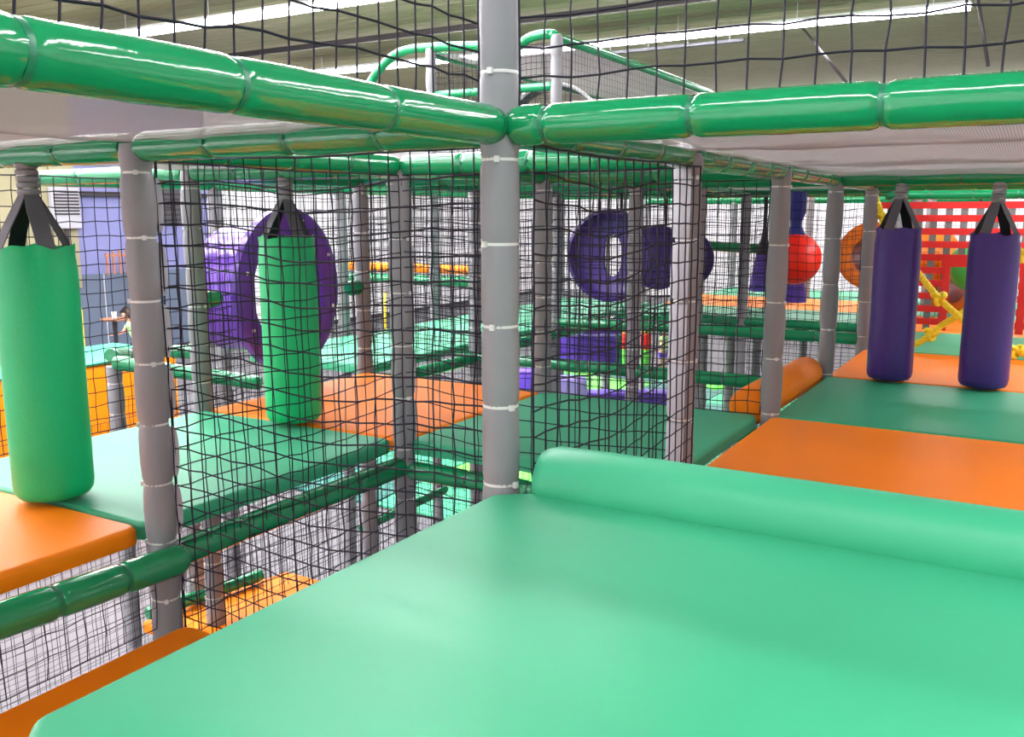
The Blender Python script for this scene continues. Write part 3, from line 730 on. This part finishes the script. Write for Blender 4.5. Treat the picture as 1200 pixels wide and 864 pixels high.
# ------------------------------------------------------------------ red webbing wall with opening, yellow ropes
web = thing('webbing_wall', 'red strap webbing wall with a low opening behind the purple bags', 'webbing', G(5, 0, 0))
def strapbox(b0, b1, z0, z1, m_, xo, t=.004):
    me = box(xo, xo+t, min(b0, b1)*T, max(b0, b1)*T, z0, z1)
    obj('strap', me, m_, web)
zt = 1.08; k = 0; z = zt
while z > .03:
    if z > .60: strapbox(.10, -1.5, z-.055, z, 'red_web', -.004)
    else:
        strapbox(.10, -.335, z-.055, z, 'red_web', -.004); strapbox(-.735, -1.5, z-.055, z, 'red_web', -.004)
    z -= .107
b = .06
while b > -1.5:
    lowz = .56 if -.735 < b < -.335 else .02
    strapbox(b, b-.042, lowz, zt, 'web_grey', .002); b -= .088
for bb in (-.30, -.74): strapbox(bb, bb-.045, .02, .60, 'red_web', -.010)
strapbox(-.29, -.79, .55, .61, 'red_web', -.012)
rail(G(5, .1, 1.14), G(5, -1.5, 1.14), 'green rail along the top of the red webbing wall', 6, .04)
def rope(pts, label, knots):
    pts = smooth_path(pts, 14); r = thing('knotted_rope', label, 'rope', pts[0]); o0 = pts[0]
    strands = []; acc = 0
    for s in range(3):
        path = []; acc = 0
        fine = []
        for i in range(len(pts)-1):
            for t in (0, .25, .5, .75): fine.append(pts[i].lerp(pts[i+1], t))
        fine.append(pts[-1])
        for i, p in enumerate(fine):
            if i: acc += (fine[i]-fine[i-1]).length
            t = (fine[min(i+1, len(fine)-1)]-fine[max(i-1, 0)]).normalized(); x = t.cross(Vector((1, 0, 0.1))).normalized(); y = t.cross(x)
            a = acc/.075*2*math.pi+s*2.094; path.append(p-o0+x*.0115*math.cos(a)+y*.0115*math.sin(a))
        strands.append(tube_path(path, .0130, 7))
    obj('rope_strands', mesh('rope', *join(strands), True, 70), 'yellow', r)
    for kp in knots:
        kp = Vector(kp)-o0; path = []
        for i in range(49):
            t = 2*math.pi*i/48; path.append(kp+Vector((.022*math.sin(3*t), .026*(math.sin(t)+1.3*math.sin(2*t))*.8, .026*(math.cos(t)-1.3*math.cos(2*t))*.8)))
        obj('knot', mesh('knot', *tube_path(path, .0155, 8), True, 70), 'yellow', r)
    return r
ra = 4.0
rope([at(1026, 232, a=ra), at(1034, 252, a=ra), at(1062, 300, a=ra), at(1098, 347, a=ra), at(1133, 378, a=ra), at(1165, 398, a=ra), at(1200, 415, a=ra), at(1240, 432, a=ra)], 'yellow knotted rope slanting down from left to right behind the purple bags',
     [at(1036, 256, a=ra), at(1100, 349, a=ra), at(1190, 411, a=ra)])
rope([at(1040, 416, a=ra+.035), at(1078, 401, a=ra+.035), at(1098, 385, a=ra+.035), at(1133, 363, a=ra+.035), at(1165, 335, a=ra+.035), at(1200, 298, a=ra+.035), at(1240, 262, a=ra+.035)], 'yellow knotted rope slanting up from left to right behind the purple bags',
     [at(1092, 391, a=ra+.035), at(1200, 298, a=ra+.035)])
# orange tunnel and green bowl behind the opening
ring_tube(at(1113, 338, a=6.2), (1, -.3, 0), .24, .9, 'orange_plastic', 'orange tunnel mouth seen through the opening in the red webbing', lip=.06)
net(at(1095, 372, a=5.7), B_, Z_, -.0+.6, .6, 'small black net in front of the orange tunnel mouth', .06, .0018, .003, 31, 3)
gb = at(1143, 312, a=6.0); bm = bmesh.new(); bmesh.ops.create_uvsphere(bm, u_segments=32, v_segments=20, radius=.24)
me = bpy.data.meshes.new('gball'); bm.to_mesh(me); bm.free(); me.polygons.foreach_set('use_smooth', [True]*len(me.polygons))
r_ = thing('play_ball', 'green round ball behind the red webbing, beside the right purple bag', 'ball', gb); obj('ball', me, mat('green_ball_vinyl', (.05, .55, .12), .3), r_)
v, f = tube_path([(0, 0, .23), (0, 0, ZR-gb.z)], .012, 8); obj('hanging_strap', mesh('hs', v, f), 'strap_dark', r_)

# ------------------------------------------------------------------ lower play area deep in the middle
tz = thing('soft_floor', 'teal and lime soft flooring of the toddler area deep below the frame', 'flooring', (0, 0, FLOOR))
random.seed(4)
for i in range(7):
    for j in range(5):
        x0, y0 = 6.2+i*1.5, 1.0+j*1.5; c_ = ['teal', 'lime', 'mat_green'][(i*2+j) % 3]
        obj('floor_tile', box(x0+.01, x0+1.49, y0+.01, y0+1.49, .002, .035, .01, 1), c_, tz)
def block(p, w, d_, h, m_, label, rot=0, name='soft_block', wedge=0):
    me = box(-w/2, w/2, -d_/2, d_/2, 0, h, .025, 3)
    if wedge:
        for v in me.vertices:
            if v.co.z > h*.5: v.co.z -= wedge*(v.co.x/w+.5)
    o = obj(name, me, m_, None, p); o.rotation_euler = (0, 0, rot); return tag(o, label, 'soft block')
fw = YAW
def low(px, py, z=FLOOR+.04): return at(px, py, z=z)
block(at(682, 428, d=11), .25, .8, .36, 'purple_soft', 'purple soft wedge below the crossing green rails', fw)
o = block(at(682, 428, d=11)+Vector((0, 0, .363)), .25, .78, .03, 'lilac', 'pale lilac slab painting the light on the purple wedge below the crossing rails', fw)  # lilac colour stands in for light falling on the wedge top
block(at(730, 474, d=11.4), .3, 1.25, .17, 'purple_soft', 'long low purple soft beam behind the striped green mat', fw)
block(at(662, 466, d=10.8), .3, .5, .25, 'lilac', 'lilac soft block behind the netting low right of the middle post', fw)
block(at(618, 462, d=11.5), .3, .4, .32, 'purple_soft', 'purple soft block low beside the middle post', fw)
block(at(717, 428, d=12), .3, .25, .42, 'teal', 'teal soft block beside the red and green pillars', fw)
block(at(860, 452, d=14), .5, 1.0, .05, 'lime', 'flat lime soft pad seen low between the right posts', fw+.3)
for i, (px, w_, lab) in enumerate(((733, .05, 'left thin pillar with a red top and lime shaft'), (756, .065, 'right thicker pillar with a red top and yellow cap'))):
    p = at(px, 442, d=11.6); r_ = thing('soft_pillar', lab, 'pillar', p)
    for nm, z0, z1, m_, rr in (('base', 0, .12, 'lilac', 1.1), ('shaft', .121, .36, 'lime', 1), ('top', .361, .56, 'red', 1.05), ('cap', .561, .59, 'yellow_paint', 1.0)):
        v, f = lathe([(.001, z0), (w_*rr*.95, z0), (w_*rr, z0+.008), (w_*rr, z1-.008), (w_*rr*.93, z1), (.001, z1)], 20); obj(nm, mesh(nm, v, f, True, 50), m_, r_)
# small far pads glimpsed right of the middle post
block(at(672, 384, d=9.5), .3, .62, .05, 'mat_orange', 'narrow orange pad glimpsed under the disc panel', fw)
block(at(686, 390, d=9.6), .3, .75, .05, 'purple_soft', 'purple pad under the narrow orange pad near the disc panel', fw)
block(at(690, 374, d=9.7), .3, .7, .05, 'purple_soft', 'purple pad just above the narrow orange pad near the disc panel', fw)
block(at(616, 396, d=9.0), .3, .32, .08, 'mat_green', 'small pale green pad glimpsed between the middle post and the next', fw)
# far orange handrail above a green one, left of the middle post
post(5, 4.72, FLOOR, 1.2, 'grey post deep at left carrying the end of the orange rail')
rail(G(5, 3.0, .385), G(5, 4.7, .385), 'orange padded rail across the back left of the middle post', 5, .05, False, mat_='mat_orange')
rail(G(5, 3.0, .255), G(5, 4.7, .255), 'green padded rail directly under the orange rail', 5, .052, False)
v, f = tube_path([(0, 0, 0), (0, 0, .45)], .014, 10); yp = at(452, 392, a=4.5); o = obj('yellow_pole', mesh('yp', v, f), 'yellow_paint', None, yp); tag(o, 'slim yellow pole behind the netting right of the purple ring', 'pole')
rail(at(822, 288, a=6), G(6, 1.02, at(822, 288, a=6).z-.03), 'short dark green rail behind the net between the middle right posts', 1, .05, False)

# ------------------------------------------------------------------ left side of the hall
# orange and green inflatable slide end on the floor
sl = at(60, 500, b=6.2)
r_ = thing('soft_ramp', 'orange soft ramp with a green top edge beyond the left netting', 'ramp', (sl.x, sl.y, FLOOR))
zt_ = at(60, 437, b=6.2).z-FLOOR
obj('orange_side', box(-1.6, 1.7, 0, 1.2, .02, zt_, .06, 4), 'mat_orange', r_)
obj('green_top', box(-1.62, 1.72, -.02, 1.22, zt_+.001, zt_+.035, .015, 2), 'mat_green', r_)
vx = at(85, 268, b=Y1/T-.3)
r_ = thing('wall_vent', 'pale louvred vent box high on the far left wall', 'vent', (vx.x, Y1-.12, vx.z))
obj('housing', box(-.34, .34, -.12, 0, 0, .95, .01, 1), 'flap', r_)
for k in range(8): obj('louvre', box(-.30, .30, -.135, -.121, .30+k*.07, .335+k*.07), 'steel', r_)
vx = at(197, 262, b=Y1/T-.3)
r_ = thing('dark_vent', 'dark square grille on the violet wall behind the left post', 'vent', (vx.x, Y1-.07, vx.z))
obj('housing', box(-.5, .6, -.10, 0, 0, .55+.4, .01, 1), 'dark_grey', r_)
for k in range(7): obj('louvre', box(-.46, .56, -.115, -.101, .06+k*.125, .11+k*.125), 'steel', r_)
pp = at(90, 318, b=Y1/T-.3); v, f = tube_path([(0, 0, 0), (0, 0, 2.2)], .05, 8)
o = obj('drain_pipe', mesh('pipe', v, f), 'steel', None, (pp.x, Y1-.14, pp.z-.2)); tag(o, 'dark vertical pipe between white cladding and violet wall', 'pipe')
o = obj('wall_beam', box(vx.x-2.4, xe, Y1-.16, Y1-.004, at(150, 228, b=Y1/T).z-.05, at(150, 228, b=Y1/T).z+.05), 'steel'); tag(o, 'dark horizontal steel ledge across the violet wall', 'beam')
yb = at(95, 412, z=FLOOR); yb = at(95, 412, b=11)
o = obj('yellow_bollard', box(-.06, .06, -.06, .06, 0, at(95, 360, b=11).z-at(95, 412, b=11).z, .015, 2), 'yellow_paint', None, (yb.x, yb.y, FLOOR)); tag(o, 'yellow upright post on the hall floor at left', 'bollard')
o.scale = (1, 1, (at(95, 360, b=11).z-FLOOR)/(at(95, 360, b=11).z-at(95, 412, b=11).z))
# slatted easel-like frame leaning on top of the panels
fx = at(143, 322, b=Y1/T-.4); r_ = thing('slatted_frame', 'small reddish slatted frame standing above the slate panels', 'frame', (fx.x, fx.y, pt))
for k in range(5): obj('slat', box(-.38+k*.17, -.33+k*.17, 0, .03, 0, .50+.02*k), 'terracotta', r_)
obj('crossbar', box(-.42, .45, -.02, -.001, .40, .46), 'terracotta', r_)
# round table and a child bending over it
def skin_body(name, verts, edges, m_, parent, root=0, sub=2):
    me = bpy.data.meshes.new(name); me.from_pydata([v[:3] for v in verts], edges, [])
    o = obj(name, me, m_, parent); md = o.modifiers.new('skin', 'SKIN'); md.use_smooth_shade = True
    lay = me.skin_vertices[0].data
    for i, v in enumerate(verts): lay[i].radius = (v[3], v[4] if len(v) > 4 else v[3]); lay[i].use_root = (i == root)
    s = o.modifiers.new('sub', 'SUBSURF'); s.levels = sub; s.render_levels = sub
    return o
def child(loc, face, H, label, bend, shirt, hair, shortm, long_hair=False):
    """face = heading the figure looks to; bend = forward lean of the torso in radians"""
    r = thing('person', label, 'person', loc, face); k = H/1.2
    sb, cb = math.sin(bend), math.cos(bend)
    def tp(h, x=0, y=0): return (k*(h*sb+x*cb), k*y, k*(.60+h*cb-x*sb))      # torso frame: h up the spine
    V = []; E = []
    def add(p, rr, j=None, r2=None):
        V.append((*p, rr*k, (r2 or rr)*k)); i = len(V)-1
        if j is not None: E.append((j, i))
        return i
    hip = add(tp(0), .085, None, .10); w = add(tp(.12), .078, hip, .09); ch = add(tp(.28), .085, w, .105); nk = add(tp(.38), .034, ch)
    h0 = add(tp(.44, .01), .055, nk); h1 = add(tp(.51, .015), .078, h0, .072); h2 = add(tp(.58, .005), .066, h1)
    ns = add(tp(.495, .095), .012, h1)
    for s in (-1, 1):
        add(tp(.50, .0, s*.078), .014, h1)
        sh = add(tp(.34, 0, s*.10), .036, ch); el = add((V[sh][0]+k*.10, V[sh][1]+k*s*.03, V[sh][2]-k*.15), .026, sh); wr = add((V[el][0]+k*.15, V[el][1]-k*s*.02, V[el][2]-k*.04), .018, el)
        pm = add((V[wr][0]+k*.04, V[wr][1], V[wr][2]-k*.005), .017, wr, .022)
        for q in range(4): 
            f1 = add((V[pm][0]+k*.028, V[pm][1]+k*(q-1.5)*.011, V[pm][2]-k*.003), .0055, pm); add((V[f1][0]+k*(.022+.004*(q in (1, 2))), V[f1][1], V[f1][2]-k*.010), .0048, f1)
        th = add((V[wr][0]+k*.03, V[wr][1]-k*s*.024, V[wr][2]), .0062, wr); add((V[th][0]+k*.02, V[th][1]-k*s*.006, V[th][2]-k*.004), .005, th)
        lg = add((V[hip][0], k*s*.055, k*.53), .066, hip); kn = add((k*.012, k*s*.06, k*.30), .044, lg); an = add((-k*.01, k*s*.06, k*.06), .028, kn); add((k*.085, k*s*.068, k*.025), .022, an, .028)
    skin_body('body', V, E, 'skin', r)
    sv, se = [], []
    for i, (h, rr, r2) in enumerate(((-.03, .100, .115), (.06, .092, .108), (.16, .09, .105), (.28, .096, .118), (.345, .06, .09))): sv.append((*tp(h), rr*k, r2*k)); se += [(i-1, i)] if i else []
    for s in (-1, 1):
        sv.append((*tp(.335, 0, s*.105), .046*k)); i = len(sv)-1; se.append((3, i)); shp = sv[i]
        sv.append((shp[0]+k*.05, shp[1]+k*s*.015, shp[2]-k*.075, .043*k)); se.append((i, i+1))
    skin_body('shirt', sv, se, shirt, r)
    pv = [(*tp(-.02), .098*k, .112*k)]; pe_ = []
    for s in (-1, 1):
        pv.append((V[hip][0], k*s*.06, k*.52, .076*k)); j = len(pv)-1; pe_.append((0, j)); pv.append((k*.008, k*s*.062, k*.38, .062*k)); pe_.append((j, j+1))
    skin_body('shorts', pv, pe_, shortm, r)
    hv = [(*tp(.545, -.025), .078*k), (*tp(.60, .0), .066*k), (*tp(.49, -.05), .06*k)]; he = [(0, 1), (0, 2)]
    if long_hair: hv.append((*tp(.36, -.075), .045*k)); he.append((2, 3)); hv.append((*tp(.25, -.09), .03*k)); he.append((3, 4))
    skin_body('hair', hv, he, hair, r)
    for s in (-1, 1):
        bm = bmesh.new(); bmesh.ops.create_uvsphere(bm, u_segments=10, v_segments=8, radius=.009*k); me = bpy.data.meshes.new('eye'); bm.to_mesh(me); bm.free(); obj('eye', me, 'black', r, tp(.515, .084, s*.03))
    bm = bmesh.new(); bmesh.ops.create_uvsphere(bm, u_segments=10, v_segments=8, radius=.016*k); me = bpy.data.meshes.new('mouth'); bm.to_mesh(me); bm.free()
    obj('mouth', me, mat('lips', (.5, .12, .1), .5) if 'lips' not in bpy.data.materials else bpy.data.materials['lips'], r, tp(.46, .062), scale=(.5, 1.1, .35))
    return r
cp_ = at(166, 439, z=FLOOR)
child((cp_.x, cp_.y, FLOOR), YAW+math.pi/2, 1.45, 'child in a pale green T-shirt leaning over the round table', .38, 'shirt', 'hair', 'shorts', True)
tp_ = at(134, 373, d=17.6)
r_ = thing('round_table', 'tall round table with a brown top beside the child', 'table', (tp_.x, tp_.y, FLOOR)); th_ = tp_.z-FLOOR
v, f = lathe([(.001, th_-.04), (.25, th_-.04), (.26, th_-.02), (.25, th_), (.001, th_)], 32); obj('tabletop', mesh('top', v, f, True, 40), 'wood', r_)
v, f = lathe([(.22, 0), (.20, .03), (.04, .05), (.035, th_*.5), (.05, th_-.06), (.09, th_-.041)], 20); obj('pedestal', mesh('ped', v, f, True, 50), 'black', r_)
tp_.x -= .0; v, f = lathe([(.001, .001), (.04, .001), (.05, .12), (.046, .12), (.036, .008), (.001, .008)], 16); o = obj('paper_cup', mesh('cup', v, f, True, 50), 'paper', None, (tp_.x, tp_.y, tp_.z+.002)); tag(o, 'white paper cup on the tall round table', 'cup')
c2 = at(776, 437, d=12.3)
child((c2.x, c2.y, c2.z), YAW+math.pi+.4, .62, 'small child with dark hair deep in the toddler area behind the net', .1, 'shirt', 'hair', 'purple_soft', True)
